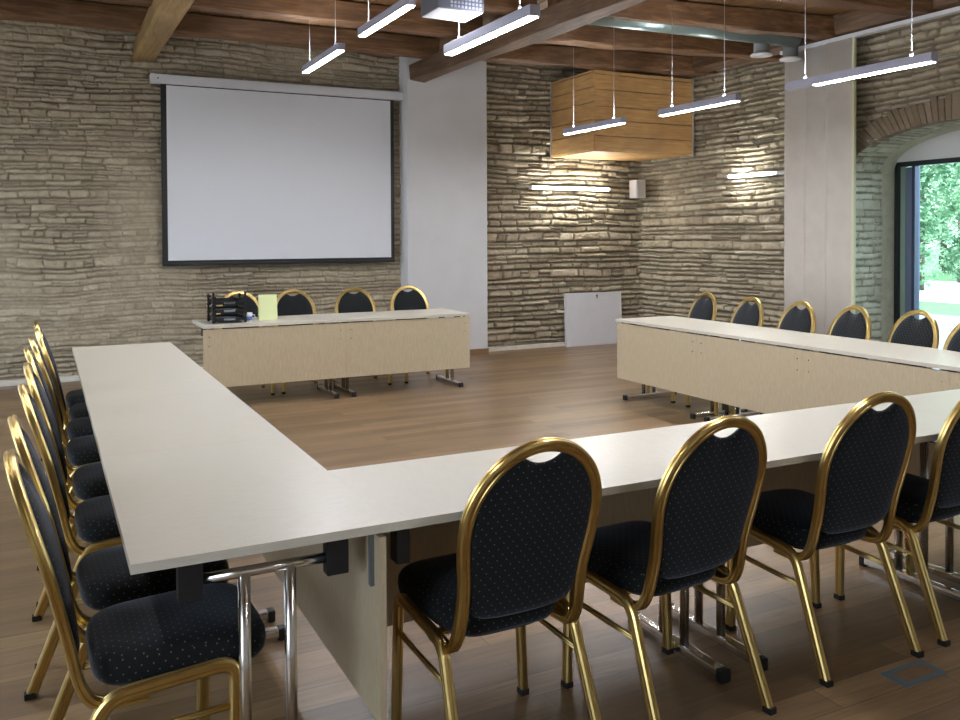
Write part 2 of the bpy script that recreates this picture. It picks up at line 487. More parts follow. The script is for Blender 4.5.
# white pillar, plinths, skirting
mb = MB(); mb.box((3.80, 7.65, 0), (4.887, YB + .1, ZC), .006)
tag(mb.build('pillar', M['plaster']), 'smooth white plastered pillar right of the projection screen', kind='structure')
mb = MB(); mb.box((3.79, 7.638, 0), (4.895, 7.66, .075)); mb.box((3.785, 7.638, 0), (3.80, YB, .075))
tag(mb.build('baseboard_pillar', M['skirting']), 'brown skirting at the foot of the white pillar', kind='structure')
mb = MB(); mb.box((XL, 7.84, 0), (3.79, YB + .05, .055), .008); tag(mb.build('trim_1', M['plinth']), 'pale plinth below the stone wall', kind='structure')
mb = MB(); mb.box((4.89, 7.84, 0), (XR, YB + .05, .05), .008); mb.box((XR - .06, 7.2, 0), (XR + .08, YB, .05), .008)
tag(mb.build('trim_2', M['plinth']), 'pale plinth in the corner right of the pillar', kind='structure')

# ------------------------------------------------------------------ arched window on the right
RX0, RX1 = XR - .02, 8.13
def small_relief(name, u0, u1, v0, v1, res, place, seed, mat):
    nu = int((u1 - u0) / res) + 1; nv = int((v1 - v0) / res) + 1
    U_, V_ = np.meshgrid(np.linspace(u0, u1, nu), np.linspace(v0, v1, nv))
    H, T, Mo, Fl = relief(U_, V_, seed, .066, .080, .2, .3, .030, .35, .014, .008, 0)
    fade = np.clip((u1 - .2 - U_) / .03, 0, 1)                      # plastered strip next to the frame
    H = H * fade; Mo = Mo * fade; T = T * fade + (1 - fade) * .55
    co = place(U_, V_, H).reshape(-1, 3)
    i = np.arange((nv - 1) * (nu - 1)); a = (i // (nu - 1)) * nu + i % (nu - 1)
    me = bpy.data.meshes.new(name)
    me.from_pydata(co.tolist(), [], np.stack([a, a + 1, a + 1 + nu, a + nu], 1).tolist())
    for nm, arr in (('tone', T), ('mortar', Mo), ('flush', Fl)):
        at = me.attributes.new(nm, 'FLOAT', 'POINT'); at.data.foreach_set('value', arr.ravel().astype(np.float32))
    me.polygons.foreach_set('use_smooth', np.ones(len(me.polygons), dtype=bool))
    return link(name, me, mat)
for sgn, yj in ((1, WY1), (-1, WY0)):
    o = small_relief('trim_%d' % (3 if sgn > 0 else 4), RX0, RX1 + .02, 0, WZS + .01, .0125, lambda U_, V_, H: np.stack([U_, yj - sgn * H * .8, V_], -1), 61 + sgn, M['brick'])
    tag(o, 'whitewashed brick side of the window recess', kind='structure')
# soffit of the arch: u runs into the wall, v along the curve
arc = [(WYC + WHW * math.cos(a), WZS + WRISE * math.sin(a)) for a in np.linspace(0, PI, 200)]
al = np.concatenate([[0], np.cumsum([math.dist(arc[i], arc[i + 1]) for i in range(199)])])
ay = np.array([p[0] for p in arc]); azv = np.array([p[1] for p in arc])
def soff(U_, V_, H):
    y_ = np.interp(V_, al, ay); z_ = np.interp(V_, al, azv)
    return np.stack([U_, y_ - H * .6 * (y_ - WYC), z_ - H * .6], -1)
o = small_relief('trim_5', RX0, RX1 + .02, 0, al[-1], .015, soff, 67, M['brick']); tag(o, 'whitewashed brick underside of the window arch', kind='structure')
# ring of bricks on the wall face
r = random.Random(5); mb = MB(); nb = 58; verts_t = []
for k in range(nb):
    a0 = PI * (k + .06) / nb; a1 = PI * (k + .94) / nb
    g = .23 + r.uniform(-.035, .02); xx = XR - .030 - r.uniform(0, .012)
    P = lambda a, g_: (WYC + (WHW + g_) * math.cos(a), WZS + (WRISE + g_) * math.sin(a))
    q = [P(a0, -.002), P(a1, -.002), P(a1, g), P(a0, g)]
    mb.prism([(xx, y_, z_) for y_, z_ in q], (.12, 0, 0))
o = mb.build('trim_6', M['arch_brick'])
me = o.data; at = me.attributes.new('tone', 'FLOAT', 'POINT'); tv = np.repeat(np.random.RandomState(3).rand(nb), 8)
at.data.foreach_set('value', tv.astype(np.float32))
at = me.attributes.new('mortar', 'FLOAT', 'POINT')
tag(o, 'ring of brown bricks over the arched window', kind='structure')
# outer wall thickness so that daylight only enters through the opening
mb = MB(); mb.box((XR + .34, WY1 + .02, 0), (RX1 + .1, YB + .3, ZC + .1)); mb.box((XR + .2, 1.0, 0), (RX1 + .1, WY0 - .02, ZC + .1))
mb.box((XR + .2, WY0 - .02, 2.62), (RX1 + .1, WY1 + .02, ZC + .1)); tag(mb.build('wall_right_outer', M['room_white']), kind='structure')
mb = MB(); mb.box((XL, YB + .1, 0), (XR + .3, YB + .4, ZC)); mb.box((XL, YB - .02, 0), (-1.09, YB + .12, ZC)); tag(mb.build('wall_back_outer', M['room_white']), kind='structure')
# lunette of plaster above the frame
FT = 2.29
mb = MB(); pts = [(RX1 - .02, WYC + (WHW + .01) * math.cos(a), max(FT, WZS + (WRISE + .01) * math.sin(a))) for a in np.linspace(0, PI, 40)]
mb.prism(pts, (.09, 0, 0)); tag(mb.build('trim_7', M['plaster']), 'white plaster lunette above the window frame', kind='structure')

M['frame_dark'] = plain('window_frame_dark', c(34, 42, 46), .4)
M['frame_green_lit'] = plain('window_strip_green_lit', c(150, 176, 164), .3)  # green light along the glass edge, painted as a strip of colour
M['frame_blue'] = plain('window_sash_blue', c(122, 134, 164), .35, .3)
M['frame_slate'] = plain('window_sash_slate', c(62, 76, 102), .4, .3)
win = bpy.data.objects.new('window_1', None); COL.objects.link(win); win.location = (RX1 + .05, WYC, 0)
tag(win, 'tall dark-framed window in the arched recess', kind='structure')
def wpart(name, boxes, mat, bev=.003):
    mb = MB()
    for lo, hi in boxes:
        mb.box(tuple(np.array(lo) - np.array(win.location)), tuple(np.array(hi) - np.array(win.location)), bev)
    return mb.build(name, mat, win)
wpart('window_frame', [((RX1, WY1 - .045, 0), (RX1 + .09, WY1 + .02, FT)), ((RX1, WY0 - .02, 0), (RX1 + .09, WY0 + .045, FT)), ((RX1, WY0, FT - .05), (RX1 + .09, WY1, FT)), ((RX1, WY0, 0), (RX1 + .09, WY1, .06))], M['frame_dark'])
wpart('green_lit_strip', [((RX1 + .04, WY1 - .085, .06), (RX1 + .10, WY1 - .045, FT - .05)), ((RX1 + .04, WY1 - .105, .06), (RX1 + .08, WY1 - .085, FT - .05))], M['frame_green_lit'])
wpart('window_sash', [((RX1 + .05, WY1 - .19, .06), (RX1 + .12, WY1 - .105, FT - .06)), ((RX1 + .05, WYC - .05, .06), (RX1 + .12, WYC + .05, FT - .05)), ((RX1 + .05, WY0 + .045, .06), (RX1 + .12, WY0 + .14, FT - .05))], M['frame_blue'])
wpart('sash_edge', [((RX1 + .03, WY1 - .225, .06), (RX1 + .12, WY1 - .19, FT - .05))], M['frame_slate'])
wpart('pane', [((RX1 + .09, WY0 + .05, .06), (RX1 + .096, WY1 - .2, FT - .05))], M['glass'], 0)

# ------------------------------------------------------------------ outside
def slab(name, x0, x1, z, mat, label, y0=-30, y1=70, kind='structure'):
    mb = MB(); mb.box((x0, y0, z - .2), (x1, y1, z)); return tag(mb.build(name, mat), label, kind=kind)
slab('terrace_paving', 8.4, 15.6, -.08, M['paving'], 'grey paving outside the window')
slab('lawn_strip', 15.6, 18.5, -.08, M['grass'], 'bright green grass strip outside the window')
slab('gravel_drive', 18.5, 27, -.08, M['gravel'], 'sunlit pale gravel beyond the grass')
slab('lawn', 27, 90, -.08, M['grass'], 'green lawn under the trees')
slab('ground_left', -60, -2.9, -.08, M['gravel'], 'pale ground left of the building')
def tree(x, y, h, rad, nleaf, seed, mat, label, bushy=False):
    r = random.Random(seed)
    t_ = thing('shrub' if bushy else 'tree', label, 'shrub' if bushy else 'tree', (x, y, -.08), group='trees seen through the window')
    mb = MB(); mb.tube([(0, 0, 0), (.05, .03, h * .3), (-.05, .05, h * .6), (0, 0, h * .9)], .04 * rad + .03, 8)
    for k in range(5):
        a = r.uniform(0, 6.28); mb.tube([(0, 0, h * (.3 + .08 * k)), (math.cos(a) * rad * .5, math.sin(a) * rad * .5, h * (.5 + .08 * k))], .03 + .01 * rad, 6)
    mb.build('trunk', M['bark'], t_)
    blobs = []
    for k in range(30):
        a = r.uniform(0, 6.28); q = r.random() ** .5 * rad * .7
        blobs.append((q * math.cos(a), q * math.sin(a), h * r.uniform(.10 if bushy else .07, .95), rad * r.uniform(.25, .45)))
    vs = []; fs = []
    for k in range(nleaf):
        bx, by, bz, br_ = r.choice(blobs)
        d = Vector((r.gauss(0, 1), r.gauss(0, 1), r.gauss(0, 1))).normalized() * br_ * r.uniform(.6, 1.05)
        p = Vector((bx, by, bz)) + d; p.z = max(p.z, .1)
        s = r.uniform(.06, .13)
        u = Vector((r.gauss(0, 1), r.gauss(0, 1), r.gauss(0, 1))).normalized(); w = u.orthogonal().normalized()
        n = len(vs); vs += [p - u * s, p + w * s * .5, p + u * s, p - w * s * .5]; fs.append((n, n + 1, n + 2, n + 3))
    me = bpy.data.meshes.new('crown'); me.from_pydata([tuple(v) for v in vs], [], fs)
    link('crown', me, mat, t_)
tree(22.0, 14.1, 7.5, 1.9, 9000, 1, M['leaf'], 'dark green leafy tree just right of the window sash')
tree(26.6, 16.0, 9.0, 2.4, 9000, 2, M['leaf2'], 'pale green tree at the right edge of the window view')
tree(33.5, 21.5, 10, 3.4, 9000, 3, M['leaf2'], 'pale tree farther back behind the others')
tree(29.0, 20.5, 7.0, 2.0, 7000, 4, M['leaf'], 'mid green tree behind the first tree')
tree(31.5, 15.5, 9.0, 2.6, 6000, 6, M['leaf'], 'green tree outside toward the right of the arched window')
tree(23.4, 11.6, 2.2, 1.0, 1800, 5, M['leaf2'], 'low pale shrub on the gravel below the trees', True)

# ------------------------------------------------------------------ timber boxing in the corner
tb = thing('timber_boxing', 'boxed-in orange timber bulkhead in the top corner of the room', 'wooden box', (5.993, 6.843, 2.577))
mb = MB(); r = random.Random(3); z = 0
for hh in (.18, .20, .17, .21, .19, .10):
    hi = min(z + hh, 1.0)
    mb.box((0, r.uniform(-.006, .004), z + .004), (1.55, .024, hi - .004), .006); z = hi
mb.build('front_boards', M['timber'], tb)
mb = MB(); z = 0
for hh in (.21, .18, .21, .19, .18, .08):
    hi = min(z + hh, 1.0)
    mb.box((-.024 + r.uniform(-.004, .006), 0, z + .004), (0, 1.03, hi - .004), .006); z = hi
mb.build('side_boards', M['timber'], tb)
mb = MB()
for k in range(6): mb.box((0.0, .024 + .168 * k, -.012), (1.46, .024 + .168 * (k + 1) - .004, .012), .002)
mb.build('bottom_boards', M['timber'], tb)
mb = MB(); mb.box((-.034, 1.0, -.02), (-.014, 1.03, 1.0)); mb.build('edge_strip', M['alu_light'], tb)
mb = MB(); mb.box((1.54, -.016, -.02), (1.565, .004, 1.0)); mb.build('edge_strip', M['alu_light'], tb)

# ------------------------------------------------------------------ projection screen
ps = thing('projection_screen', 'large white pull-down projection screen with black borders on the left stone wall', 'projection screen', (2.33, 7.80, 0))
sx0, sx1, sz0, sz1 = .985, 3.68, 1.21, 3.175
mb = MB(); mb.box((sx0 - 2.33 - .105, -.06, sz1), (3.795 - 2.33, .05, sz1 + .098), .012); mb.build('housing', M['white'], ps)
mb = MB(); mb.box((-1.2, .045, sz1 + .03), (-1.14, .07, sz1 + .08)); mb.build('wall_bracket', M['white'], ps)
mb = MB(); mb.box((1.14, .045, sz1 + .03), (1.2, .07, sz1 + .08)); mb.build('wall_bracket', M['white'], ps)
mb = MB(); mb.tube([(sx0 - 2.33 - .03, -.064, sz1 + .05), (sx0 - 2.33 - .03, -.058, sz1 + .05)], .008, 8); mb.build('housing_screw', M['black'], ps)
mb = MB(); mb.box((sx0 - 2.33, -.004, sz0), (sx1 - 2.33, .004, sz1)); cl = mb.build('border_cloth', M['black'], ps)
mb = MB(); mb.box((sx0 - 2.33 + .06, -.007, sz0 + .045), (sx1 - 2.33 - .045, -.004, sz1 - .012)); mb.build('screen_surface', M['screen'], ps)
mb = MB(); mb.box((sx0 - 2.33, -.014, sz0 - .015), (sx1 - 2.33, .014, sz0 + .018), .006); mb.build('bottom_bar', M['blackmetal'], ps)

# ------------------------------------------------------------------ projector
pj = thing('projector', 'grey projector mounted under the ceiling at the top centre of the photo', 'projector', (2.09, 2.68, 2.87))
mb = MB(); mb.box((-.155, -.13, 0), (.155, .13, .11), .010); mb.build('body', plain('projector_body', c(92, 94, 104), .5), pj)
mb = MB(); mb.box((-.147, -.122, -.004), (.147, .122, 0), .001); mb.build('underside', M['white'], pj)
mb = MB()
for a in range(9):
    for b in range(4):
        mb.box((-.07 + a * .024, -.134, .012 + b * .023), (-.056 + a * .024, -.13, .026 + b * .023))
mb.build('vent_grille', plain('vent_pale', c(150, 156, 170), .5), pj)
mb = MB(); mb.tube([(0, .128, .055), (0, .165, .055)], .035, 16); mb.build('lens', M['black'], pj)
mb = MB(); mb.tube([(0, 0, .12), (0, 0, ZC - 2.87)], .025, 12); mb.box((-.08, -.08, .108), (.08, .08, .125)); mb.build('ceiling_mount', M['alu_light'], pj)

# ------------------------------------------------------------------ pendant lamps
def pendant(label, x, z, y0, y1, dif=None, top=ZC):
    L = y1 - y0; cy = (y0 + y1) / 2
    o = thing('pendant_lamp', label, 'pendant lamp', (x, cy, z), group='suspended strip lamps')
    w = .033
    mb = MB(); mb.box((-w, -L / 2, 0), (w, L / 2, .062), .004); mb.build('housing', M['alu'], o)
    d0, d1 = dif if dif else (-L / 2 + .015, L / 2 - .015)
    mb = MB(); mb.box((-w + .006, d0, -.004), (w - .006, d1, .0)); mb.build('diffuser', M['lamp'], o)
    mb = MB(); mb.poly([(-w + .008, -L / 2 + .05, .0625), (w - .008, -L / 2 + .05, .0625), (w - .008, L / 2 - .05, .0625), (-w + .008, L / 2 - .05, .0625)]); mb.build('uplight_strip', M['lamp_up'], o, recalc=False)
    for s in (-1, 1):
        mb = MB(); mb.tube([(0, s * (L / 2 - .17), .062), (0, s * (L / 2 - .17), top - z)], .0026, 6)
        mb.lathe((0, s * (L / 2 - .17), .062), [(.012, 0), (.012, .02), (.004, .04)], 8); mb.build('suspension_cable', M['alu_light'], o)
    return o
pendant('suspended strip lamp hanging in front of the screen, nearest the stone wall', 2.12, 3.10, 4.975, 6.13)
pendant('suspended strip lamp left of the projector at the top of the photo', 2.11, 3.10, 3.38, 4.43)
pendant('suspended strip lamp crossing just below the projector', 2.22, 2.70, 1.895, 3.025)
pendant('suspended strip lamp in front of the timber boxing, farthest of the right row', 5.10, 2.65, 5.03, 6.13)
pendant('suspended strip lamp at the right edge of the timber boxing, middle of the right row', 5.12, 2.65, 3.43, 4.47)
pendant('suspended strip lamp across the pale panel curtain, nearest of the right row', 5.10, 2.65, 1.60, 2.86, dif=(-.615, .36))
pendant('unseen strip lamp added for light in the right row, above the near end of the right table', 5.10, 2.65, -.1, 1.06)  # from here down: lamps out of view, added to supply more light
pendant('unseen strip lamp added for light above the near table', 2.22, 2.70, .0, 1.13)
pendant('unseen strip lamp added for light behind the viewer, left of centre', 2.22, 2.90, -3.2, -2.1)
pendant('unseen strip lamp added for light above the left table end', -.9, 3.10, .9, 2.05)
pendant('unseen strip lamp added for light above the far left chairs', -.9, 3.10, 3.6, 4.75)

# wall tube lights
def walltube(label, p0, p1, axis):
    p0 = Vector(p0); p1 = Vector(p1); o = thing('wall_lamp', label, 'wall lamp', tuple((p0 + p1) / 2), group='fluorescent wall lamps')
    h = (p1 - p0) / 2; L = h.length; back = Vector(axis)
    s = h.normalized()
    def bx(a, b, d0, d1, z0, z1, nm, mat):
        q = [s * a + back * d0, s * b + back * d1]
        lo = [min(q[0][i], q[1][i]) for i in range(3)]; hi = [max(q[0][i], q[1][i]) for i in range(3)]
        lo[2] = z0; hi[2] = z1
        MB().box(lo, hi, .004).build(nm, mat, o)
    bx(-L, L, .018, .05, -.022, .022, 'base', M['white'])
    mb = MB(); mb.tube([s * (-L + .02), s * (L - .02)], .018, 12); mb.build('tube', M['tube'], o)
    for e in (-1, 1):
        bx(e * L - .015, e * L + .015, -.02, .05, -.022, .022, 'end_cap', M['white'])
walltube('lit fluorescent tube on the back wall below the timber boxing', (5.62, 7.79, 2.15), (6.87, 7.79, 2.15), (0, 1, 0))
walltube('lit fluorescent tube on the right wall beside the panel curtain', (7.625, 4.85, 2.24), (7.508, 6.13, 2.24), (1, 0, 0))

# loudspeaker
sp_ = thing('loudspeaker', 'small white wall loudspeaker in the corner beneath the timber boxing', 'speaker', (7.30, 7.72, 2.03))
mb = MB(); mb.box((-.085, -.085, 0), (.085, .085, .255), .022, 3); mb.build('cabinet', M['white'], sp_)
mb = MB(); mb.box((-.065, -.091, .02), (.065, -.084, .235), .004); mb.build('grille', plain('speaker_cloth', c(196, 197, 198), .8), sp_)
mb = MB(); mb.box((-.02, .08, .1), (.02, .16, .15)); mb.build('wall_bracket', M['alu_light'], sp_)

# white panel leaning on the wall
wp = thing('white_panel', 'plain white panel standing on the floor against the stone wall', 'panel', (6.595, 7.76, 0))
rot = Matrix.Rotation(math.radians(-2.5), 3, 'X')
mb = MB(); mb.box((-.46, -.022, 0), (.46, .022, .725), .004, rot=rot, pivot=(0, 0, 0)); mb.build('board', M['white'], wp)
mb = MB(); mb.tube([rot @ Vector((.05, -.026, .685)), rot @ Vector((.05, -.02, .685))], .012, 10); mb.tube([rot @ Vector((.055, -.025, .68)), rot @ Vector((.05, -.025, .645))], .006, 6); mb.build('hook', M['black'], wp)

# panel curtain on its rail
pc = thing('panel_curtain', 'tall pale fabric panel curtain left of the arched window', 'curtain', (7.26, 4.5, 0))
M['curtain'] = plain('curtain_fabric', c(200, 193, 184), .9, noise=.05, nscale=5)
M['curtain_lit'] = plain('curtain_edge_lit', c(206, 208, 176), .9)  # edge trim with the yellow-green light on it painted into its colour
RZ = 3.54
for k, (a, b, dx) in enumerate([(4.03, 4.36, -.036), (4.30, 4.68, -.008), (4.62, 4.995, .020)]):
    mb = MB(); ys = np.linspace(a - 4.5, b - 4.5, 15)
    ring = lambda z: [(dx + .009 * math.sin(11 * q + 2 * k), q, z) for q in ys] + [(dx + .007 + .009 * math.sin(11 * q + 2 * k), q, z) for q in ys[::-1]]
    mb.rings([ring(z) for z in (.06, 1.2, 2.4, RZ - .02)], smooth=True); mb.build('fabric_panel', M['curtain'], pc)
mb = MB(); mb.box((-.045, 4.005 - 4.5, .05), (-.012, 4.035 - 4.5, RZ - .02), .002); mb.build('edge_trim', M['curtain_lit'], pc)
mb = MB(); mb.box((-.05, 1.4 - 4.5, RZ - .02), (.03, 5.0 - 4.5, RZ + .02), .003); mb.build('rail', M['white'], pc)
mb = MB()
for q in (1.7, 2.9, 4.4): mb.box((.02, q - 4.5, RZ - .01), (.22, q - 4.5 + .03, RZ + .01))
mb.build('rail_bracket', M['white'], pc)

# air duct between the joists
ad = thing('air_duct', 'grey metal air duct with two round outlets under the right ceiling', 'duct', (5.6, 4.66, 3.62))
mb = MB(); mb.tube([(-1.3, .1, 0), (1.46, -.02, 0)], .10, 24); mb.build('duct_pipe', M['steel_duct'], ad)
mb = MB()
for q in (-.9, .2, 1.0): mb.box((q, -.12, .07), (q + .03, .18, .13))
mb.build('hanger', M['grey_duct'], ad)
for xx, yy in ((1.06, .06), (1.50, .08)):
    mb = MB(); mb.lathe((xx, yy, -.17), [(.082, -.03), (.082, .10), (.088, .11), (.082, .17)], 20); oo = mb.build('outlet', M['grey_duct'], ad)
    mb = MB(); mb.lathe((xx, yy, -.22), [(.075, 0), (.112, .006), (.116, .018), (.1, .032)], 24); mb.build('valve_disc', M['white'], oo)

# ------------------------------------------------------------------ tables
T = .74; TT = .024
PR_TUBE = .0165
def table(label, L, D, legs=(True, True), mirror=False, group='conference tables set in a hollow rectangle'):
    """long side along local X (length L), chairs' side at local y=0, modesty panel at y=D"""
    o = thing('conference_table', label, 'table', group=group)
    mb = MB(); mb.box((.0003, 0, T - TT), (L - .0003, D, T), .0007); mb.build('tabletop', M['laminate'], o)
    mb = MB(); mb.box((.0006, D - .034, .195), (L - .0006, D - .014, T - TT - .012), .0015); pn = mb.build('modesty_panel', M['panel'], o)
    for q in (.05, L - .05):
        mb = MB(); mb.box((q - .009, D - .045, .56), (q + .009, D - .034, T - TT)); mb.build('panel_bracket', M['grey_duct'], pn)
        mb = MB()
        for zz in (.56, .64): mb.tube([(q, D - .016, zz), (q, D - .012, zz)], .006, 8)
        mb.build('bolt', M['chrome'], pn)
    for i, e in enumerate((.085, L - .085)):
        if not legs[i]: continue
        lf = MB()
        cy = D * .52; ins = -.0 if i == 0 else .0
        for y_ in (cy - .06, cy + .06): lf.tube([(e, y_, .03), (e, y_, .645)], PR_TUBE, 12)
        lf = lf.build('leg', M['chrome_dull'], o)
        mb = MB(); mb.tube([(e, cy - .185, .645), (e, cy + .185, .645)], .014, 12); mb.build('top_bar', M['chrome'], lf)
        mb = MB(); mb.box((e - .02, .04, .012), (e + .02, D - .04, .044), .008); mb.build('foot_bar', M['chrome'], lf)
        for y_ in (.03, D - .03 - .03):
            mb = MB(); mb.box((e - .0215, y_, 0), (e + .0215, y_ + .03, .0455), .008); mb.build('end_cap', M['black'], lf)
        for y_ in (cy - .205, cy + .175):
            mb = MB(); mb.box((e - .022, y_ - .02, .60), (e + .022, y_ + .04, T - TT), .004); mb.build('hinge_block', M['blackmetal'], lf)
    return o
W1, W2 = .653, .585
LX1, LYF = W1, 4.53
# near row: chairs on the -Y side
xs = [.653, 1.946, 3.239, 4.532]
nl = ['near table unit behind the two left chairs that show their backs', 'near table unit in the middle of the near row', 'near table unit meeting the right row']
for i in range(3):
    o = table(nl[i] if i == 0 else nl[i], xs[i + 1] - xs[i], W2, legs=(i > 0, True)); o.location = (xs[i], 0, 0)
    if i == 0:
        mb = MB(); mb.box((.028, .03, .61), (.066, .085, T - TT), .004); mb.build('link_bracket', M['blackmetal'], o)
    o['label'] = ['light maple folding table in the near row, meeting the left row', 'light maple folding table in the middle of the near row', 'light maple folding table at the right end of the near row'][i]
# left row: chairs on -X side; local x -> -Y
ys = [0, 1.1325, 2.265, 3.3975, 4.53]
ll = ['light maple folding table in the left row, nearest the viewer at the corner', 'light maple folding table in the left row, second from the viewer', 'light maple folding table in the left row, second from its far end', 'light maple folding table at the far end of the left row']
for i in range(4):
    o = table(ll[i], ys[i + 1] - ys[i], W1); o.rotation_euler = (0, 0, -PI / 2); o.location = (0, ys[i + 1], 0)
# right row: chairs on +X side
ry = [4.386, 3.29, 2.193, 1.097, 0]
rl = ['light maple folding table at the far end of the right row', 'light maple folding table in the right row, second from its far end', 'light maple folding table in the right row, beside the arched window', 'light maple folding table at the near end of the right row']
for i in range(4):
    o = table(rl[i], ry[i] - ry[i + 1], .655); o.rotation_euler = (0, 0, PI / 2); o.location = (5.19, ry[i + 1], 0)
# far row: chairs on +Y side
fx = [1.055, 2.340, 3.625]
fl = ['light maple folding table in the far row, left one with the letter trays', 'light maple folding table in the far row, right one before the white pillar']
for i in range(2):
    o = table(fl[i], fx[i + 1] - fx[i], .652); o.rotation_euler = (0, 0, PI); o.location = (fx[i + 1], 6.23, 0)

# ------------------------------------------------------------------ banquet chair
def fluted(w, d):
    """flattened tube profile with a groove along both broad faces"""
    a, b = w / 2, d / 2; g = .0030
    P = [(a, -b * .66), (a, -b * .20), (a - g, -b * .10), (a - g, b * .10), (a, b * .20), (a, b * .66), (a * .66, b), (a * .20, b), (a * .10, b - g), (-a * .10, b - g), (-a * .20, b), (-a * .66, b)]
    return P + [(-x, -y) for x, y in P]
PROF = fluted(.024, .030)
SH = tuple(range(24))
def rnd(path, rads, n=7):
    """polyline with rounded corners"""
    P = [Vector(p) for p in path]; out = [P[0]]
    for i in range(1, len(P) - 1):
        r_ = rads[i - 1]; a = (P[i - 1] - P[i]).normalized(); b = (P[i + 1] - P[i]).normalized()
        s0 = P[i] + a * r_; s1 = P[i] + b * r_
        for k in range(n + 1):
            f = k / n; out.append(s0 * (1 - f) ** 2 + P[i] * 2 * f * (1 - f) + s1 * f * f)
    out.append(P[-1]); return out
RF = -.228        # rear foot y (origin midway between the feet), the chair faces +Y
def lean(z):
    return RF + np.interp(z, [.38, .44, .58, .72, .96], [.118, .092, .062, .030, -.046])
HC, HW, HH = .735, .2040, .2220
def hoop_half():
    pts = []
    for a in np.linspace(0, PI / 2, 12): pts.append((HW * math.sin(a), HC + HH * math.cos(a)))
    # waist, then straight down
    ctrl = [(HW, HC), (.2035, .69), (.197, .635), (.1895, .585), (.1865, .54), (.1875, .49), (.191, .44)]
    C_ = ctrl
    for i in range(1, len(C_)):
        pts.append(C_[i])
    return pts
def smooth_path(P, it=2):
    P = [Vector(p) for p in P]
    for _ in range(it):
        Q = [P[0]]
        for i in range(len(P) - 1):
            Q += [P[i] * .75 + P[i + 1] * .25, P[i] * .25 + P[i + 1] * .75]
        Q.append(P[-1]); P = Q
    return P
def make_chair():
    o = thing('banquet_chair', 'x', 'chair')
    half = hoop_half()
    right = [Vector((x, lean(z), z)) for x, z in half]
    tail = [Vector((.193, lean(.405), .405)), Vector((.194, RF + .128, .382)), Vector((.194, RF + .172, .372)), Vector((.194, RF + .25, .374))]
    rp = right + tail
    lp = [Vector((-p.x, p.y, p.z)) for p in rp[1:]]
    path = smooth_path(lp[::-1] + rp, 1)
    mb = MB(); mb.sweep(path, fluted(.026, .034), n0=(0, 0, 1), sharp=SH); mb.build('back_frame', M['gold'], o)
    for s in (-1, 1):
        X = .212 * s; X2 = .2255 * s
        pth = rnd([(X2, RF, .012), (X, RF + .150, .394), (X, RF + .462, .414), (X2, RF + .456, .012)], [.055, .05], 8)
        # bow the rail and keep the legs straight
        mb = MB(); mb.sweep(pth, fluted(.033, .027), n0=(0, 1, 0), sharp=SH); lg = mb.build('leg_frame', M['gold'], o)
        def onleg(z, front):
            return Vector((X2 + (X - X2) * z / .39, (RF + .456) if front else RF + .150 * (z - .012) / .385, z))
        mb = MB(); mb.sweep([onleg(.290, False), onleg(.302, True)], fluted(.016, .012), n0=(0, 0, 1)); mb.build('stretcher', M['gold'], lg)
        for fr in (False, True):
            p = onleg(0, fr); mb = MB(); mb.box((p.x - .0142, p.y - .0172, 0), (p.x + .0142, p.y + .0172, .020), .003); mb.build('foot_cap', M['rubber'], lg)
    # cross bars carrying the seat
    mb = MB()
    for y_ in (.0, .17): mb.sweep([(-.212, y_, .388 + .02 * (y_ > .1)), (.212, y_, .388 + .02 * (y_ > .1))], fluted(.02, .016), n0=(0, 0, 1))
    mb.build('seat_bearer', M['gold'], o)
    # seat cushion
    n = 64; y0, y1 = RF + .125, RF + .565; cy = (y0 + y1) / 2; hy = (y1 - y0) / 2
    def outline(sc_, z, inset=0):
        R = []
        for k in range(n):
            a = 2 * PI * k / n; ca, sa = math.cos(a), math.sin(a)
            ex = .42
            x_ = math.copysign(abs(ca) ** ex, ca); y_ = math.copysign(abs(sa) ** ex, sa)
            hw = .196 + .016 * y_
            R.append(Vector((x_ * max(hw - inset, 0) * sc_, cy + y_ * max(hy - inset, 0) * sc_, z)))
        return R
    rings = [outline(1, .392, .03), outline(1, .394, .012), outline(1, .408, .003), outline(1, .428, 0), outline(1, .448, .002), outline(1, .464, .010), outline(1, .475, .024)]
    for sc_, z in ((.82, .482), (.6, .487), (.35, .490), (.1, .491)): rings.append(outline(sc_, z, .024))
    mb = MB(); mb.rings(rings)
    mb.build('seat', M['fabric'], o, uv=lambda p, n_: (p.x + 1.003, p.y + 1) if n_.z > .6 else ((p.y + 1, p.z + 1) if abs(n_.x) > abs(n_.y) else (p.x + 1.003, p.z + 1)))
    mb = MB(); mb.rings([outline(.96, .378, .03), outline(.96, .396, .03)], smooth=False); mb.build('seat_board', M['black'], o)
    # back cushion inside the hoop
    inn = []
    for x_, z_ in half: 
        pass
    hi = HW - .011; hh = HH - .011
    pts = []
    for x_ in np.linspace(0, .066, 6): pts.append((x_, .906 + .0265 * (x_ / .066) ** 2))
    a0 = math.asin(.072 / hi)
    for a in np.linspace(a0, PI / 2, 12): pts.append((hi * math.sin(a), HC + hh * math.cos(a)))
    for x_, z_ in ((.192, .69), (.185, .635), (.178, .585), (.174, .545), (.168, .505), (.150, .478), (.120, .466), (.07, .460), (0, .458)): pts.append((x_, z_))
    ol = pts + [(-x_, z_) for x_, z_ in pts[1:-1]][::-1]
    cz = .69
    def ring(s_, off):
        R = []
        for x_, z_ in ol:
            q = Vector((x_ * s_, 0, cz + (z_ - cz) * s_)); q.y = lean(q.z) + off; R.append(q)
        return R
    prof = [(.05, .030), (.4, .0285), (.7, .026), (.88, .021), (.965, .013), (1.0, .002)]
    rr = [ring(s_, -t_ * .72) for s_, t_ in prof] + [ring(s_, t_) for s_, t_ in prof[::-1]]
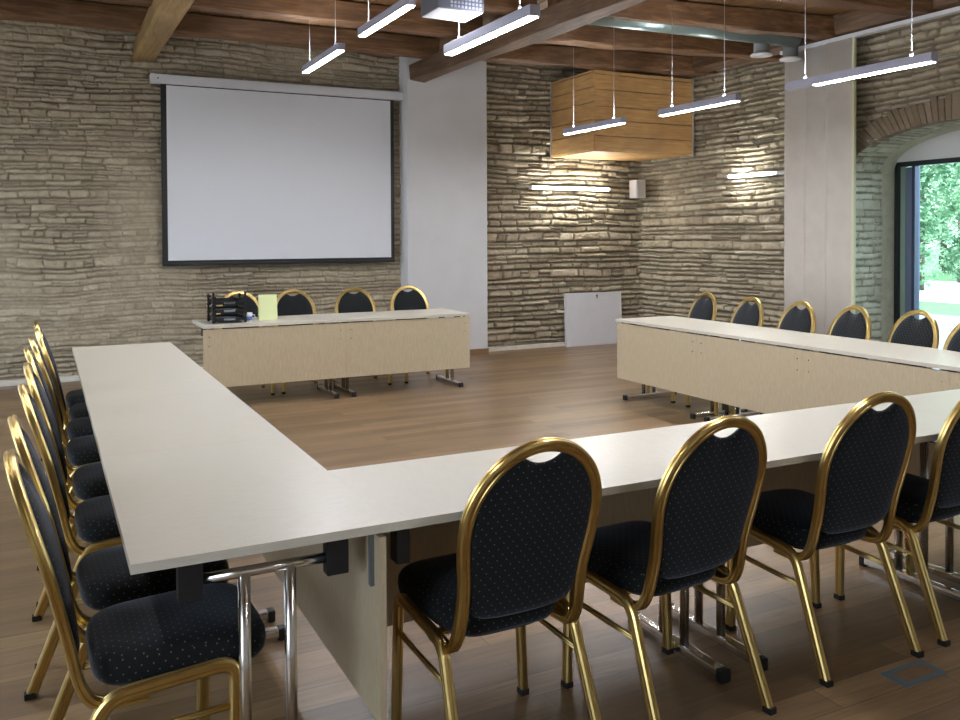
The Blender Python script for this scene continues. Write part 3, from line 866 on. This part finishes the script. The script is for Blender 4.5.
    mb = MB(); mb.rings(rr); mb.build('backrest', M['fabric'], o, uv=lambda p, n_: (p.x + 1.003, p.z + 1))
    return o
chair0 = make_chair(); used = []
def put_chair(x, y, rz, label, group):
    o = chair0 if not used else copy_tree(chair0)
    used.append(o); o.location = (x, y, 0); o.rotation_euler = (0, 0, rz)
    tag(o, label, 'chair', group); return o
B = 'gold-framed black dotted banquet chair '
for (x, yr, rz, lb) in [(1.002, -.170, .02, 'seen from behind at the near table, leftmost of its row'), (1.617, -.178, .07, 'seen from behind at the near table, second from the left'),
                        (2.38, -.128, -.01, 'seen from behind, third from left, near the floor socket'), (2.985, -.115, .02, 'cut by the photo edge, right end of the near table')]:
    put_chair(x, yr + .228, rz, B + lb, 'chairs along the near table')
names = ['nearest the viewer', 'second from the viewer', 'third from the viewer', 'fourth from the viewer', 'fifth from the viewer', 'third from the far end', 'second from the far end', 'farthest, by the stone wall']
for (y, dx, rz), nm in zip([(.30, .004, .0), (.79, -.002, .02), (1.43, .010, 0), (2.0, .018, -.03), (2.62, .008, 0), (3.13, .022, .02), (3.63, .045, 0), (4.16, .035, 0)], names):
    put_chair(.015 + dx, y, -PI / 2 + rz + .03, 'gold-framed black banquet chair in the left row, ' + nm, 'chairs along the left table')
for (x, lb) in [(1.53, 'behind the letter trays at the far table'), (2.08, 'just right of the pale green card at the far table'), (2.72, 'third from the left at the far table'), (3.345, 'before the white pillar, rightmost at the far table')]:
    put_chair(x + .02, 6.32, PI + random.uniform(-.04, .04), 'gold-framed black banquet chair ' + lb, 'chairs behind the far table')
for (tx, y, lb) in [(5.414, 4.206, 'farthest of the right row, near the corner'), (5.337, 3.55, 'second from the far end of the right row'), (5.305, 2.966, 'before the left half of the panel curtain in the right row'),
                    (5.336, 2.481, 'before the right edge of the panel curtain in the right row'), (5.394, 1.984, 'before the window frame in the right row'), (5.25, 1.45, 'at the right edge of the photo before the window view')]:
    put_chair(tx - .285, y - .04, PI / 2 - .17 + random.uniform(-.03, .03), 'gold-framed black banquet chair ' + lb, 'chairs behind the right table')

# ------------------------------------------------------------------ things on the far table
lt = thing('letter_tray', 'black stacked letter trays at the left end of the far table', 'letter tray', (1.31, 5.87, T))
for k in range(3):
    z = .018 + .075 * k
    mb = MB(); mb.box((-.13, -.13, z), (.13, .15, z + .006)); mb.box((-.13, -.13, z), (-.124, .15, z + .04)); mb.box((.124, -.13, z), (.13, .15, z + .04)); mb.box((-.13, .144, z), (.13, .15, z + .04))
    mb.box((-.13, -.13, z), (-.05, -.124, z + .03)); mb.box((.05, -.13, z), (.13, -.124, z + .03)); tr_ = mb.build('tray', M['black'], lt)
    if k < 2:
        mb = MB(); mb.box((-.115, -.11, z + .006), (.11, .13, z + .022), .002); mb.build('paper_stack', plain('grey_papers', c(150, 154, 164), .7), tr_)
for sx in (-1, 1):
    for sy in (-.12, .14):
        mb = MB(); mb.box((sx * .14 - .009, sy - .009, 0), (sx * .14 + .009, sy + .009, .278 if sy < 0 else .25), .002)
        for k in range(4): mb.box((sx * .14 - .012, sy - .014, .01 + .07 * k), (sx * .14 + (.022 if sx < 0 else .012), sy + .014, .03 + .07 * k))
        mb.build('post', M['black'], lt)
cp = thing('cup', 'small white and blue cup beside the letter trays', 'cup', (1.485, 5.80, T))
mb = MB(); mb.lathe((0, 0, 0), [(.026, 0), (.032, .01), (.036, .045), (.037, .082), (.034, .082), (.032, .045), (.028, .012), (.002, .01)], 24); mb.build('cup_body', M['white'], cp)
mb = MB(); mb.lathe((0, 0, 0), [(.0335, .014), (.0375, .030), (.0378, .046), (.036, .050)], 24); mb.build('blue_band', plain('cup_blue', c(86, 112, 170), .4), cp)
mb = MB(); mb.tube([(.034, 0, .062), (.056, 0, .060), (.060, 0, .04), (.052, 0, .026), (.034, 0, .022)], .005, 8); mb.build('handle', M['white'], cp)
M['card'] = plain('green_card', c(226, 234, 178), .7)
cd = thing('card', 'pale yellow-green folded card standing on the far table', 'card', (1.683, 5.86, T))
mb = MB(); mb.prism([(-.085, 0, .001), (.085, 0, .001), (.085, .03, .235), (-.085, .03, .235)], (0, .0015, 0)); mb.build('front_leaf', M['card'], cd)
mb = MB(); mb.prism([(-.085, .066, .001), (.085, .066, .001), (.085, .033, .235), (-.085, .033, .235)], (0, .0015, 0)); mb.build('rear_leaf', M['card'], cd)

# floor socket
fs = thing('floor_socket', 'blue-grey framed floor socket in front of the near row', 'floor socket', (2.478, -.213, 0))
mb = MB()
mb.box((-.105, -.05, 0), (.105, -.032, .005), .001); mb.box((-.105, .032, 0), (.105, .05, .005), .001); mb.box((-.105, -.032, 0), (-.072, .032, .005), .001); mb.box((.08, -.032, 0), (.105, .032, .005), .001)
mb.build('socket_frame', plain('socket_bluegrey', c(96, 112, 124), .45), fs)
mb = MB(); mb.box((-.071, -.031, 0), (.079, .031, .004), .001); mb.build('lid', M['skirting'], fs)

# ------------------------------------------------------------------ light
w = bpy.data.worlds.new('World'); sc.world = w; w.use_nodes = True
bg = w.node_tree.nodes['Background']; bg.inputs['Color'].default_value = (.74, .87, 1, 1); bg.inputs['Strength'].default_value = 3.2
sl = bpy.data.lights.new('sun', 'SUN'); sl.energy = 1.6; sl.angle = .01; sl.color = (1, .96, .88)
so = bpy.data.objects.new('sun', sl); COL.objects.link(so); so.rotation_euler = Vector((0.0, .62, -.78)).to_track_quat('-Z', 'Y').to_euler()
def portal(loc, d, sx, sy):
    l = bpy.data.lights.new('portal', 'AREA'); l.shape = 'RECTANGLE'; l.size = sx; l.size_y = sy; l.cycles.is_portal = True
    o = bpy.data.objects.new('portal', l); COL.objects.link(o); o.location = loc; o.rotation_euler = Vector(d).to_track_quat('-Z', 'Z').to_euler()
portal((RX1 + .2, WYC, 1.2), (-1, 0, 0), 2.3, 2.5)
for a, b in ADDED_LWIN: portal((XL - .28, (a + b) / 2, 1.6), (1, 0, 0), b - a, 2.25)

# ------------------------------------------------------------------ camera
f, yaw, pit, roll, sh = 866.58, .4671, .02, -.0042, -106.67
F_ = Vector((math.sin(yaw) * math.cos(pit), math.cos(yaw) * math.cos(pit), -math.sin(pit)))
R_ = Vector((math.cos(yaw), -math.sin(yaw), 0)); U_ = R_.cross(F_)
R2 = R_ * math.cos(roll) + U_ * math.sin(roll); U2 = -R_ * math.sin(roll) + U_ * math.cos(roll)
cam = bpy.data.cameras.new('camera'); co = bpy.data.objects.new('camera', cam); COL.objects.link(co)
mw = Matrix.Identity(4)
for i in range(3):
    mw[i][0] = R2[i]; mw[i][1] = U2[i]; mw[i][2] = -F_[i]
mw[0][3], mw[1][3], mw[2][3] = -.174, -2.1768, 1.51
co.matrix_world = mw
cam.sensor_width = 36; cam.lens = f / 960 * 36; cam.shift_y = sh / 960; cam.clip_start = .05; cam.clip_end = 300
sc.camera = co
sc.view_settings.view_transform = 'Standard'; sc.view_settings.look = 'None'; sc.view_settings.gamma = 1; sc.view_settings.exposure = 1.35
sc.view_settings.use_curve_mapping = False
sc.cycles.use_denoising = True
sc.cycles.max_bounces = 10; sc.cycles.diffuse_bounces = 5; sc.cycles.transparent_max_bounces = 16
sc.cycles.sample_clamp_indirect = 8
